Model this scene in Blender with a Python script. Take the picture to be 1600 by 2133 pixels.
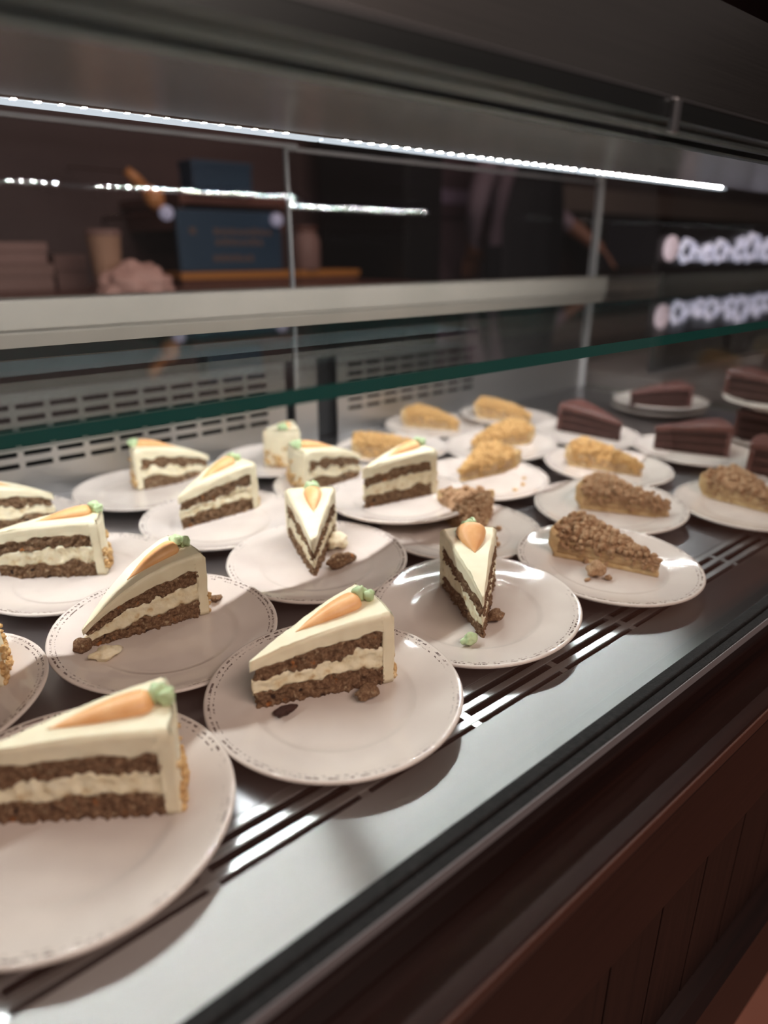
import bpy, bmesh, math, random
from mathutils import Vector, Matrix, Quaternion, noise, Euler

# ------------------------------------------------------------------ camera, world, lights, exposure
scn = bpy.context.scene
for o in list(bpy.data.objects):
    bpy.data.objects.remove(o)
CAM_H = 0.366
F_PX = 1450.0
PITCH = math.radians(20.478)
AZ = math.radians(48.991)          # heading, measured from +X (along the case) towards +Y (into the case)
cam_d = bpy.data.cameras.new('camera')
cam = bpy.data.objects.new('camera', cam_d)
scn.collection.objects.link(cam)
cam.location = (0, 0, CAM_H)
cam.rotation_euler = (math.pi/2 - PITCH, 0, AZ - math.pi/2)
cam_d.sensor_fit = 'HORIZONTAL'
cam_d.sensor_width = 36.0
cam_d.lens = 36.0*F_PX/1600.0
cam_d.clip_start = 0.01
cam_d.dof.use_dof = True
cam_d.dof.focus_distance = 0.66
cam_d.dof.aperture_fstop = 3.0
scn.camera = cam

w = bpy.data.worlds.new('world'); scn.world = w; w.use_nodes = True
bg = w.node_tree.nodes['Background']
bg.inputs[0].default_value = (0.95, 0.82, 0.78, 1); bg.inputs[1].default_value = 0.05

def area(name, loc, target, sx, sy, power, col):
    l = bpy.data.lights.new(name, 'AREA'); l.shape = 'RECTANGLE'; l.size = sx; l.size_y = sy
    l.energy = power; l.color = col
    o = bpy.data.objects.new(name, l); scn.collection.objects.link(o)
    o.location = loc
    o.rotation_euler = (Vector(target)-Vector(loc)).to_track_quat('-Z', 'Y').to_euler()
    return o
area('store_ceiling_light', (0.4, -1.7, 2.15), (0.5, 0.5, 0.0), 2.4, 0.8, 62, (1.0, 0.77, 0.68))
area('kitchen_fill_light', (1.8, 1.75, 1.9), (1.8, 2.6, 0.3), 1.5, 0.4, 6, (1.0, 0.72, 0.66))  # added fill lamp to brighten the kitchen objects, not a known fixture

LED_POWER = 1800.0
scn.view_settings.view_transform = 'Standard'
scn.view_settings.look = 'None'
scn.view_settings.exposure = 0.13
scn.view_settings.gamma = 1.0
scn.view_settings.use_curve_mapping = False

# ------------------------------------------------------------------ helpers
C = scn.collection
R = math.radians
def link(o, parent=None):
    C.objects.link(o)
    if parent is not None: o.parent = parent
    return o
def tag(o, label=None, cat=None, group=None, kind=None):
    if label: o['label'] = label
    if cat: o['category'] = cat
    if group: o['group'] = group
    if kind: o['kind'] = kind
    return o
def thing(name, label, cat, loc=(0,0,0), group=None):
    o = bpy.data.objects.new(name, None); o.empty_display_size = .02
    C.objects.link(o); o.location = loc
    return tag(o, label, cat, group)
def obj(name, bm, mat, parent=None, smooth=False, loc=None):
    me = bpy.data.meshes.new(name)
    bmesh.ops.recalc_face_normals(bm, faces=bm.faces[:])
    bm.to_mesh(me); bm.free()
    for m in (mat if isinstance(mat, (list, tuple)) else [mat]): me.materials.append(m)
    if smooth:
        for p in me.polygons: p.use_smooth = True
    o = bpy.data.objects.new(name, me)
    if loc: o.location = loc
    return link(o, parent)
def box(bm, x0, x1, y0, y1, z0, z1, bev=0, mi=0):
    r = bmesh.ops.create_cube(bm, size=1)
    vs = r['verts']
    bmesh.ops.scale(bm, vec=(x1-x0, y1-y0, z1-z0), verts=vs)
    bmesh.ops.translate(bm, vec=((x0+x1)/2, (y0+y1)/2, (z0+z1)/2), verts=vs)
    fs = {f for v in vs for f in v.link_faces}
    for f in fs: f.material_index = mi
    if bev:
        es = list({e for v in vs for e in v.link_edges})
        bmesh.ops.bevel(bm, geom=es, offset=bev, segments=2, affect='EDGES', profile=.5)
    return bm
def BX(name, mat, x0, x1, y0, y1, z0, z1, parent=None, bev=0):
    bm = bmesh.new(); box(bm, x0, x1, y0, y1, z0, z1, bev)
    return obj(name, bm, mat, parent)
def extrude_profile(name, mat, pts, x0, x1, parent=None):
    bm = bmesh.new()
    a = [bm.verts.new((x0, y, z)) for y, z in pts]
    b = [bm.verts.new((x1, y, z)) for y, z in pts]
    n = len(pts)
    for i in range(n):
        bm.faces.new((a[i], a[(i+1) % n], b[(i+1) % n], b[i]))
    bm.faces.new(a); bm.faces.new(b[::-1])
    return obj(name, bm, mat, parent)
def lathe(bm, prof, seg=48, close=True):
    rings = []
    for r, z in prof:
        if r < 1e-6: rings.append([bm.verts.new((0, 0, z))])
        else: rings.append([bm.verts.new((r*math.cos(2*math.pi*i/seg), r*math.sin(2*math.pi*i/seg), z)) for i in range(seg)])
    for a, b in zip(rings, rings[1:]):
        for i in range(seg):
            j = (i+1) % seg
            if len(a) == 1 and len(b) == 1: continue
            if len(a) == 1: bm.faces.new((a[0], b[i], b[j]))
            elif len(b) == 1: bm.faces.new((a[i], b[0], a[j]))
            else: bm.faces.new((a[i], b[i], b[j], a[j]))
    return bm
def tube(bm, pts, rad, seg=8):
    rings = []
    for k, p in enumerate(pts):
        p = Vector(p)
        d = (Vector(pts[min(k+1, len(pts)-1)])-Vector(pts[max(k-1, 0)])).normalized()
        q = d.to_track_quat('Z', 'Y')
        r = rad[k] if isinstance(rad, (list, tuple)) else rad
        rings.append([bm.verts.new(p+q @ Vector((r*math.cos(2*math.pi*i/seg), r*math.sin(2*math.pi*i/seg), 0))) for i in range(seg)])
    for a, b in zip(rings, rings[1:]):
        for i in range(seg): bm.faces.new((a[i], a[(i+1) % seg], b[(i+1) % seg], b[i]))
    bm.faces.new(rings[0][::-1]); bm.faces.new(rings[-1])
    return bm
def fbm(p, sc, oc=3):
    v = 0; a = 1; t = 0
    for k in range(oc):
        v += a*noise.noise(Vector(p)*sc*(2.1**k)); t += a; a *= .55
    return v/t

# ------------------------------------------------------------------ materials
def M(name):
    m = bpy.data.materials.new(name); m.use_nodes = True
    nt = m.node_tree; b = nt.nodes['Principled BSDF']
    return m, nt, b
def N(nt, t, **kw):
    n = nt.nodes.new(t)
    for k, v in kw.items():
        if k.startswith('i_'):
            key = k[2:]; key = int(key) if key.isdigit() else key
            n.inputs[key].default_value = v
        else: setattr(n, k, v)
    return n
def L(nt, a, b): nt.links.new(a, b)
def simple(name, col, rough=.5, metal=0, spec=.5, emit=None, es=1, coat=0):
    m, nt, b = M(name)
    b.inputs['Base Color'].default_value = (*col, 1); b.inputs['Roughness'].default_value = rough
    b.inputs['Metallic'].default_value = metal; b.inputs['Specular IOR Level'].default_value = spec
    b.inputs['Coat Weight'].default_value = coat
    if emit:
        b.inputs['Emission Color'].default_value = (*emit, 1); b.inputs['Emission Strength'].default_value = es
    return m
def ramp(nt, stops):
    r = N(nt, 'ShaderNodeValToRGB'); e = r.color_ramp.elements
    e[0].position, e[0].color = stops[0][0], (*stops[0][1], 1)
    e[1].position, e[1].color = stops[-1][0], (*stops[-1][1], 1)
    for p, c in stops[1:-1]:
        x = e.new(p); x.color = (*c, 1)
    return r
def noisy(name, stops, scale, rough=.6, bump=.3, bscale=None, detail=6, dist=.002, metal=0, stretch=None, sss=0, spec=.4, coat=0, mixscale=None):
    m, nt, b = M(name)
    tc = N(nt, 'ShaderNodeTexCoord'); src = tc.outputs['Object']
    if stretch:
        mp = N(nt, 'ShaderNodeMapping'); mp.inputs['Scale'].default_value = stretch
        L(nt, src, mp.inputs[0]); src = mp.outputs[0]
    n1 = N(nt, 'ShaderNodeTexNoise'); n1.inputs['Scale'].default_value = scale; n1.inputs['Detail'].default_value = detail
    L(nt, src, n1.inputs['Vector'])
    r = ramp(nt, stops); L(nt, n1.outputs[0], r.inputs[0]); L(nt, r.outputs[0], b.inputs['Base Color'])
    b.inputs['Roughness'].default_value = rough; b.inputs['Metallic'].default_value = metal
    b.inputs['Specular IOR Level'].default_value = spec; b.inputs['Coat Weight'].default_value = coat
    if sss:
        b.inputs['Subsurface Weight'].default_value = sss; b.inputs['Subsurface Radius'].default_value = (.01, .006, .004)
        b.inputs['Subsurface Scale'].default_value = .5
    if bump:
        n2 = N(nt, 'ShaderNodeTexNoise'); n2.inputs['Scale'].default_value = bscale or scale*2; n2.inputs['Detail'].default_value = 5
        L(nt, src, n2.inputs['Vector'])
        bp = N(nt, 'ShaderNodeBump'); bp.inputs['Strength'].default_value = bump; bp.inputs['Distance'].default_value = dist
        L(nt, n2.outputs[0], bp.inputs['Height']); L(nt, bp.outputs[0], b.inputs['Normal'])
    return m

def plate_material():
    m, nt, b = M('glazed_stoneware')
    tc = N(nt, 'ShaderNodeTexCoord'); sp = N(nt, 'ShaderNodeSeparateXYZ'); L(nt, tc.outputs['Object'], sp.inputs[0])
    oi = N(nt, 'ShaderNodeObjectInfo')
    def mth(op, a, bb=None, cc=None):
        n = N(nt, 'ShaderNodeMath', operation=op)
        for i, v in enumerate((a, bb, cc)):
            if v is None: continue
            if isinstance(v, (int, float)): n.inputs[i].default_value = v
            else: L(nt, v, n.inputs[i])
        return n.outputs[0]
    x, y, z = sp.outputs
    r = mth('SQRT', mth('ADD', mth('MULTIPLY', x, x), mth('MULTIPLY', y, y)))
    ang = mth('ARCTAN2', y, x)
    def band(c, wd): return mth('LESS_THAN', mth('ABSOLUTE', mth('SUBTRACT', r, c)), wd)
    def dashes(freq, seed, thr, rs):
        cv = N(nt, 'ShaderNodeCombineXYZ')
        L(nt, mth('MULTIPLY', ang, freq), cv.inputs[0]); L(nt, mth('MULTIPLY', r, rs), cv.inputs[1])
        L(nt, mth('ADD', mth('MULTIPLY', oi.outputs['Random'], 37.0), seed), cv.inputs[2])
        n = N(nt, 'ShaderNodeTexNoise'); n.inputs['Scale'].default_value = 1; n.inputs['Detail'].default_value = 2
        L(nt, cv.outputs[0], n.inputs['Vector'])
        return mth('GREATER_THAN', n.outputs[0], thr)
    d1 = mth('MULTIPLY', band(.1040, .0010), dashes(36, 1.3, .50, 300))
    d2 = mth('MULTIPLY', band(.1002, .0006), dashes(30, 7.7, .53, 300))
    patch = N(nt, 'ShaderNodeTexNoise'); patch.inputs['Scale'].default_value = 16; L(nt, tc.outputs['Object'], patch.inputs['Vector'])
    pm = N(nt, 'ShaderNodeMapRange'); pm.inputs[1].default_value = .36; pm.inputs[2].default_value = .5
    L(nt, patch.outputs[0], pm.inputs[0])
    msk = mth('MULTIPLY', mth('MULTIPLY', mth('MAXIMUM', d1, d2), .85), pm.outputs[0])
    msk = mth('MULTIPLY', msk, mth('GREATER_THAN', z, .0135))
    base = ramp(nt, [(.3, (.58, .505, .455)), (.7, (.66, .585, .53))])
    n3 = N(nt, 'ShaderNodeTexNoise'); n3.inputs['Scale'].default_value = 22; L(nt, tc.outputs['Object'], n3.inputs['Vector'])
    L(nt, n3.outputs[0], base.inputs[0])
    mx = N(nt, 'ShaderNodeMix', data_type='RGBA'); L(nt, msk, mx.inputs[0]); L(nt, base.outputs[0], mx.inputs[6])
    mx.inputs[7].default_value = (.055, .028, .024, 1)
    L(nt, mx.outputs[2], b.inputs['Base Color'])
    b.inputs['Roughness'].default_value = .075
    b.inputs['Specular IOR Level'].default_value = .5
    n4 = N(nt, 'ShaderNodeTexNoise'); n4.inputs['Scale'].default_value = 60; L(nt, tc.outputs['Object'], n4.inputs['Vector'])
    bp = N(nt, 'ShaderNodeBump'); bp.inputs['Strength'].default_value = .12; bp.inputs['Distance'].default_value = .001
    L(nt, n4.outputs[0], bp.inputs['Height']); L(nt, bp.outputs[0], b.inputs['Normal'])
    return m
m_plate = plate_material()

def sponge_material(name, dark, mid, lite, spots=True):
    m, nt, b = M(name)
    tc = N(nt, 'ShaderNodeTexCoord')
    n1 = N(nt, 'ShaderNodeTexNoise'); n1.inputs['Scale'].default_value = 360; n1.inputs['Detail'].default_value = 7; n1.inputs['Roughness'].default_value = .72
    L(nt, tc.outputs['Object'], n1.inputs['Vector'])
    r = ramp(nt, [(.30, dark), (.50, mid), (.72, lite)]); L(nt, n1.outputs[0], r.inputs[0])
    col = r.outputs[0]
    if spots:
        n2 = N(nt, 'ShaderNodeTexNoise'); n2.inputs['Scale'].default_value = 95; n2.inputs['Detail'].default_value = 2
        L(nt, tc.outputs['Object'], n2.inputs['Vector'])
        r2 = ramp(nt, [(.66, (0, 0, 0)), (.71, (1, 1, 1))]); L(nt, n2.outputs[0], r2.inputs[0])
        mx = N(nt, 'ShaderNodeMix', data_type='RGBA'); L(nt, r2.outputs[0], mx.inputs[0]); L(nt, col, mx.inputs[6]); mx.inputs[7].default_value = (.42, .16, .05, 1)
        n3 = N(nt, 'ShaderNodeTexVoronoi'); n3.inputs['Scale'].default_value = 55; L(nt, tc.outputs['Object'], n3.inputs['Vector'])
        r3 = ramp(nt, [(.10, (1, 1, 1)), (.16, (0, 0, 0))]); L(nt, n3.outputs['Distance'], r3.inputs[0])
        mx2 = N(nt, 'ShaderNodeMix', data_type='RGBA'); L(nt, r3.outputs[0], mx2.inputs[0]); L(nt, mx.outputs[2], mx2.inputs[6]); mx2.inputs[7].default_value = (.03, .018, .014, 1)
        n5 = N(nt, 'ShaderNodeTexNoise'); n5.inputs['Scale'].default_value = 150; n5.inputs['Detail'].default_value = 3
        mp5 = N(nt, 'ShaderNodeMapping'); mp5.inputs['Location'].default_value = (3.1, 7.7, 1.3); L(nt, tc.outputs['Object'], mp5.inputs[0]); L(nt, mp5.outputs[0], n5.inputs['Vector'])
        r5 = ramp(nt, [(.62, (0, 0, 0)), (.68, (.8, .8, .8))]); L(nt, n5.outputs[0], r5.inputs[0])
        mx3 = N(nt, 'ShaderNodeMix', data_type='RGBA'); L(nt, r5.outputs[0], mx3.inputs[0]); L(nt, mx2.outputs[2], mx3.inputs[6]); mx3.inputs[7].default_value = (.58, .45, .29, 1)
        col = mx3.outputs[2]
    L(nt, col, b.inputs['Base Color']); b.inputs['Roughness'].default_value = .8; b.inputs['Specular IOR Level'].default_value = .25
    bp = N(nt, 'ShaderNodeBump'); bp.inputs['Strength'].default_value = .9; bp.inputs['Distance'].default_value = .0025
    L(nt, n1.outputs[0], bp.inputs['Height']); L(nt, bp.outputs[0], b.inputs['Normal'])
    return m
m_sponge = sponge_material('carrot_sponge', (.065, .030, .016), (.225, .125, .067), (.47, .32, .195))
m_choc = sponge_material('chocolate_sponge', (.014, .007, .006), (.045, .020, .016), (.085, .042, .034), False)
m_chocfrost = noisy('chocolate_frosting', [(.3, (.095, .036, .030)), (.7, (.135, .054, .044))], 60, .38, .15, 120, spec=.5)
m_frost = noisy('cream_cheese_frosting', [(.3, (.77, .68, .48)), (.7, (.84, .76, .56))], 60, .42, .12, 140, dist=.001, sss=.12)
m_fill = noisy('cream_filling', [(.28, (.60, .42, .22)), (.42, (.80, .70, .48)), (.7, (.88, .81, .62))], 110, .5, .45, 300, dist=.0015, sss=.1)
m_carrot = noisy('orange_icing', [(.3, (.80, .40, .16)), (.7, (.88, .50, .24))], 90, .4, .12, 260, dist=.001, sss=.1)
m_leaf = noisy('green_icing', [(.3, (.42, .55, .29)), (.7, (.54, .66, .40))], 120, .4, .15, 300, dist=.001, sss=.1)
m_nut = noisy('toasted_nuts', [(.3, (.34, .17, .06)), (.55, (.60, .38, .16)), (.75, (.78, .60, .36))], 200, .6, .3, 400)
m_crumb = sponge_material('streusel_crumb', (.23, .112, .052), (.48, .285, .155), (.66, .45, .29), False)
m_crumb2 = sponge_material('golden_streusel', (.45, .22, .065), (.73, .44, .175), (.86, .61, .31), False)
m_crust = noisy('pie_crust', [(.3, (.50, .32, .14)), (.7, (.72, .53, .29))], 90, .65, .3, 250)
m_apple = noisy('apple_filling', [(.3, (.36, .20, .085)), (.7, (.62, .43, .22))], 110, .3, .4, 200, stretch=(1, 1, 3), sss=.1, spec=.6)
m_steel = None
def brushed(name, col, rough, aniso, axis_scale, bump=.08):
    m, nt, b = M(name)
    tc = N(nt, 'ShaderNodeTexCoord'); mp = N(nt, 'ShaderNodeMapping'); mp.inputs['Scale'].default_value = axis_scale
    L(nt, tc.outputs['Object'], mp.inputs[0])
    n1 = N(nt, 'ShaderNodeTexNoise'); n1.inputs['Scale'].default_value = 1; n1.inputs['Detail'].default_value = 4
    L(nt, mp.outputs[0], n1.inputs['Vector'])
    mr = N(nt, 'ShaderNodeMapRange'); mr.inputs[3].default_value = rough*(.85 if bump else .99); mr.inputs[4].default_value = rough*(1.15 if bump else 1.01)
    L(nt, n1.outputs[0], mr.inputs[0]); L(nt, mr.outputs[0], b.inputs['Roughness'])
    b.inputs['Base Color'].default_value = (*col, 1); b.inputs['Metallic'].default_value = 1
    if aniso:
        tg = N(nt, 'ShaderNodeCombineXYZ'); tg.inputs[1].default_value = 1
        b.inputs['Anisotropic'].default_value = aniso
        L(nt, tg.outputs[0], b.inputs['Tangent'])
    if bump:
        bp = N(nt, 'ShaderNodeBump'); bp.inputs['Strength'].default_value = bump; bp.inputs['Distance'].default_value = .0004
        L(nt, n1.outputs[0], bp.inputs['Height']); L(nt, bp.outputs[0], b.inputs['Normal'])
    return m
m_trim = brushed('brushed_stainless_trim', (.42, .41, .40), .33, 1.0, (8, 900, 900), 0)
m_deck = brushed('stainless_deck', (.42, .41, .42), .30, 0, (6, 500, 500))
m_grate = brushed('stainless_grate', (.60, .60, .60), .30, 0, (8, 700, 700))
m_canopy = brushed('dull_stainless_canopy', (.46, .44, .42), .24, 0, (6, 500, 500), .02)
m_rail = brushed('dark_anodised_rail', (.125, .137, .137), .30, 0, (5, 900, 900), .12)
m_back = brushed('satin_metal_back', (.60, .58, .56), .45, 0, (300, 20, 20), .05)
m_backrail = noisy('beige_powder_coat', [(.3, (.20, .182, .155)), (.7, (.24, .215, .185))], 6, .45, .0, spec=.4)
m_dark = simple('dark_cavity', (.01, .01, .011), .6)
m_rubber = noisy('black_rubber', [(.3, (.006, .006, .006)), (.7, (.014, .013, .013))], 200, .7, .4, 500, spec=.2)
m_alu = simple('aluminium_channel', (.55, .56, .58), .3, 1)
m_post = simple('grey_post', (.48, .46, .46), .4, 0)
m_stile = simple('dull_door_edge', (.16, .15, .155), .5)
def wood(name, c0, c1, stretch, rough=.3, coat=.3):
    return noisy(name, [(.3, c0), (.7, c1)], 1.0, rough, .12, 1.0, 8, .001, stretch=stretch, spec=.3, coat=coat)
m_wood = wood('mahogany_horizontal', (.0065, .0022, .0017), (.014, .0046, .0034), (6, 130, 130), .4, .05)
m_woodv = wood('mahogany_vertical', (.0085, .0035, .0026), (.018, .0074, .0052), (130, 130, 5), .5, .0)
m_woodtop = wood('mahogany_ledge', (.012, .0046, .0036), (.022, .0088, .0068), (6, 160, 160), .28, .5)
m_woodworn = simple('worn_wood_edge', (.06, .018, .009), .5)
def glass_mat(name, tint, rough=0.0, f0=.04, scratch=0):
    m = bpy.data.materials.new(name); m.use_nodes = True; nt = m.node_tree; nt.nodes.clear()
    out = N(nt, 'ShaderNodeOutputMaterial'); mx = N(nt, 'ShaderNodeMixShader')
    tr = N(nt, 'ShaderNodeBsdfTransparent'); tr.inputs[0].default_value = (*tint, 1)
    gl = N(nt, 'ShaderNodeBsdfGlossy'); gl.inputs['Roughness'].default_value = rough; gl.inputs[0].default_value = (1, 1, 1, 1)
    lw = N(nt, 'ShaderNodeLayerWeight'); lw.inputs[0].default_value = .5
    p5 = N(nt, 'ShaderNodeMath', operation='POWER'); L(nt, lw.outputs['Facing'], p5.inputs[0]); p5.inputs[1].default_value = 5
    ma = N(nt, 'ShaderNodeMath', operation='MULTIPLY_ADD'); L(nt, p5.outputs[0], ma.inputs[0]); ma.inputs[1].default_value = 1-f0; ma.inputs[2].default_value = f0
    fac = ma.outputs[0]
    if scratch:
        tc = N(nt, 'ShaderNodeTexCoord'); mp = N(nt, 'ShaderNodeMapping'); mp.inputs['Scale'].default_value = (14, 420, 420)
        L(nt, tc.outputs['Object'], mp.inputs[0])
        n1 = N(nt, 'ShaderNodeTexNoise'); n1.inputs['Scale'].default_value = 1; n1.inputs['Detail'].default_value = 5; L(nt, mp.outputs[0], n1.inputs['Vector'])
        bp = N(nt, 'ShaderNodeBump'); bp.inputs['Strength'].default_value = scratch; bp.inputs['Distance'].default_value = .0003
        L(nt, n1.outputs[0], bp.inputs['Height']); L(nt, bp.outputs[0], gl.inputs['Normal'])
    L(nt, fac, mx.inputs[0]); L(nt, tr.outputs[0], mx.inputs[1]); L(nt, gl.outputs[0], mx.inputs[2]); L(nt, mx.outputs[0], out.inputs[0])
    return m
m_glass = glass_mat('clear_front_glass', (.985, .99, .985))
m_door = glass_mat('clear_door_glass', (.93, .94, .94), 0, .010)
m_shelf = glass_mat('tinted_shelf_glass', (.86, .895, .89), 0, .035, .03)
m_suprail = simple('dark_support_strip', (.075, .085, .09), .5)
m_edge = simple('green_glass_edge', (.006, .062, .054), .12, 0, .6)
m_led = simple('led_chip', (1, 1, 1), .5, emit=(1.0, .965, .93), es=LED_POWER)
def lens_mat():
    m = bpy.data.materials.new('led_lens'); m.use_nodes = True; nt = m.node_tree; nt.nodes.clear()
    out = N(nt, 'ShaderNodeOutputMaterial'); ad = N(nt, 'ShaderNodeAddShader')
    tr = N(nt, 'ShaderNodeBsdfTransparent'); tr.inputs[0].default_value = (.90, .92, .94, 1)
    em = N(nt, 'ShaderNodeEmission'); em.inputs[0].default_value = (.84, .92, 1.0, 1); em.inputs[1].default_value = .38
    L(nt, tr.outputs[0], ad.inputs[0]); L(nt, em.outputs[0], ad.inputs[1]); L(nt, ad.outputs[0], out.inputs[0])
    return m
m_lens = lens_mat()

# ------------------------------------------------------------------ room shell
FLOOR = -0.58
m_floor = noisy('terracotta_floor', [(.3, (.20, .085, .06)), (.7, (.27, .12, .085))], 6, .4, .1, 40)
o = BX('floor', m_floor, -4, 9, -4, 4.2, FLOOR-.05, FLOOR); tag(o, kind='structure')
m_wall = noisy('dark_kitchen_wall', [(.35, (.050, .028, .028)), (.65, (.075, .044, .042))], 1.6, .55, .05, 30)
o = BX('wall_back', m_wall, -2, 9, 2.95, 3.05, FLOOR, 2.6); tag(o, kind='structure')
m_wallr = noisy('grey_brown_wall', [(.35, (.13, .12, .115)), (.65, (.18, .16, .145))], 1.2, .6, .05, 30)
o = BX('wall_right', m_wallr, 8.4, 8.5, -4, 3.0, FLOOR, 2.6); tag(o, kind='structure')
m_ceil = noisy('dim_ceiling', [(.35, (.20, .20, .20)), (.65, (.27, .26, .25))], 1.0, .7, 0)
o = BX('ceiling', m_ceil, -4, 9, -1.0, 3.2, 2.2, 2.3); tag(o, kind='structure')

# ------------------------------------------------------------------ the display case
X0, X1 = -0.62, 1.757
case = thing('display_case', 'long refrigerated stainless dessert display case with slanted front glass', 'display case', (.6, .7, 0))
def CP(name, mat, x0, x1, y0, y1, z0, z1, bev=0, label=None):
    o = BX(name, mat, x0-.6, x1-.6, y0-.7, y1-.7, z0, z1, case, bev)
    if label: o['label'] = label
    return o
def CX(name, mat, pts, x0, x1, label=None):
    o = extrude_profile(name, mat, [(y-.7, z) for y, z in pts], x0-.6, x1-.6, case)
    if label: o['label'] = label
    return o
CP('front_trim', m_trim, X0, X1, .247, .3085, -.012, 0.0, .0012, 'wide brushed stainless strip along the front')
# slotted grate: long bars and cross bars
rows = [(.3130, .3210), (.3285, .3360), (.3430, .3520)]
for a, b in rows:
    CP('grate_bar', m_grate, X0, X1, a, b, -.004, 0.0, .0008)
kk = -6
for k in range(-6, 13):
    xx = .252+.1205*k
    if xx < X0 or xx > X1: continue
    for a, b in ((.3085, .3130), (.3210, .3285), (.3360, .3430)):
        CP('grate_cross_bar', m_grate, xx-.004, xx+.004, a, b, -.004, -.0004)
CP('deck_panel', m_deck, X0, X1, .3520, 1.16, -.006, 0.0, .0008, 'dull grey metal deck the plates stand on')
CP('air_channel', m_dark, X0, X1, .300, .36, -.05, -.04)
CP('air_channel', m_dark, X0, X1, .356, .362, -.05, -.007)
CP('front_gasket', m_rubber, X0, X1, .236, .2470, -.016, .0035, .0015, 'black rubber gasket under the front glass')
CP('gasket_track', m_rubber, X0, X1, .2265, .2352, -.018, .001, .0008)
CP('track_edge', m_stile, X0, X1, .2256, .2264, -.010, .0005)
# back panels with vent slots
def vent_panel(x0, x1, vx0, vx1, rowsz, pitch=.05, slot=.041, hh=.0042):
    bm = bmesh.new()
    y0, y1 = 1.150-.7, 1.153-.7
    zs = 0.0
    for z in rowsz:
        box(bm, x0-.6, x1-.6, y0, y1, zs, z-hh)
        cur = x0; xx = vx0
        while xx+slot < vx1:
            box(bm, cur-.6, xx-.6, y0, y1, z-hh, z+hh); cur = xx+slot; xx += pitch
        box(bm, cur-.6, x1-.6, y0, y1, z-hh, z+hh)
        zs = z+hh
    box(bm, x0-.6, x1-.6, y0, y1, zs, .27)
    o = obj('vent_panel', bm, m_back, case)
    o['label'] = 'satin metal back panel with rows of vent slots'
RZ = [.056, .074, .092, .110, .128, .146]
vent_panel(X0, .745, .012, .715, RZ)
vent_panel(.872, X1, .90, 1.32, RZ)
CP('back_mullion', m_back, .765, .818, 1.147, 1.153, 0, .27)
CP('back_cavity', m_dark, X0, X1, 1.168, 1.175, 0, .27)
CP('back_rail', m_backrail, X0, X1, 1.098, 1.176, .262, .303, .002, 'beige metal track carrying the rear doors')
CX('upper_back_panel', m_backrail, [(1.1485, .168), (1.1000, .2575), (1.1000, .2600), (1.1485, .2600)], X0, X1, 'sloped beige panel below the door track')
# canopy with sloped underside, closed top
CX('canopy_panel', m_canopy, [(.334, .448), (.686, .4843), (.686, .4837), (.690, .4837), (.690, .56), (.334, .56)], X0, X1, 'smooth dull stainless canopy underside')  # small rear lip is added to keep LED light off the underside
CX('canopy_roof', m_canopy, [(.690, .545), (1.16, .560), (1.16, .58), (.690, .565)], X0, X1)
# top rail of the front glass
CX('top_rail', m_rail, [(.27, .4605), (.27, .4485), (.2785, .4485), (.2785, .4500), (.287, .4500), (.2875, .4480), (.294, .4478),
    (.2965, .4465), (.3005, .4465), (.3005, .4560), (.3120, .4560), (.3120, .4455), (.3150, .4448), (.3220, .4448), (.3235, .4480), (.334, .4480), (.334, .4605)], X0, X1, 'ribbed dark metal rail above the front glass')
CP('rail_edge', m_alu, X0, X1, .2692, .2712, .4603, .4613, 0, 'thin bright upper edge of the rail')
o = BX('rail_clip', m_alu, .484-.6, .492-.6, .266-.7, .2705-.7, .440, .4605, case, .001); o['label'] = 'small bright clip on the top rail'
# uprights and end glass
CP('corner_post', m_post, X1-.008, X1+.008, 1.142, 1.158, 0, 1.5, .002, 'slim grey upright at the far end')
CP('end_glass', m_glass, X1-.003, X1+.003, .27, 1.14, .001, .545)
# slanted front glass pane
CX('front_glass', m_glass, [(.2385, .0030), (.2445, .0030), (.2815, .4485), (.2755, .4485)], X0, X1, 'clear slanted front glass pane')

# sliding rear doors
def door(name, label, x0, x1, y, tilt, first):
    t = thing(name, label, 'glass door', ((x0+x1)/2, y, .303))
    hw = (x1-x0)/2
    def P(n, mat, a, b, z0, z1, dy=.003):
        return BX(n, mat, a, b, -dy, dy, z0, z1, t)
    P('pane', m_door, -hw+.006, hw-.006, .004, .232, .002)
    P('door_frame_stile', m_stile, -hw, -hw+.005, 0, .236, .004)
    (P('door_frame_stile', m_stile, hw-.005, hw, 0, .236, .004) if not first else None)
    P('door_frame_rail', m_stile, -hw+.005, hw-.005, .230, .236, .004)
    t.rotation_euler = (tilt, 0, 0)
    return t
door('sliding_door', 'rear sliding glass door at the left end of the case', X0, .772, 1.112, 0, True)
door('sliding_door', 'rear sliding glass door at the right end, with a pale vertical edge', .764, X1-.01, 1.142, R(-1.0), False)

# glass shelf
sh = thing('glass_shelf', 'thick tinted glass shelf with a dark green polished front edge', 'shelf', (.57, .51, .279))
def shelf_slab():
    bm = bmesh.new(); box(bm, X0+.02-.57, X1-.006-.57, .352-.51, .668-.51, 0, .0095)
    for f in bm.faces: f.material_index = 0 if abs(f.normal.z) > .5 else 1
    return bm
obj('glass_slab', shelf_slab(), [m_shelf, m_edge], sh)
o = BX('support_rail', m_suprail, X0+.02-.57, .66-.57, .584-.51, .668-.51, -.006, -.001, sh); o['label'] = 'metal support strip under the back edge'

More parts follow.
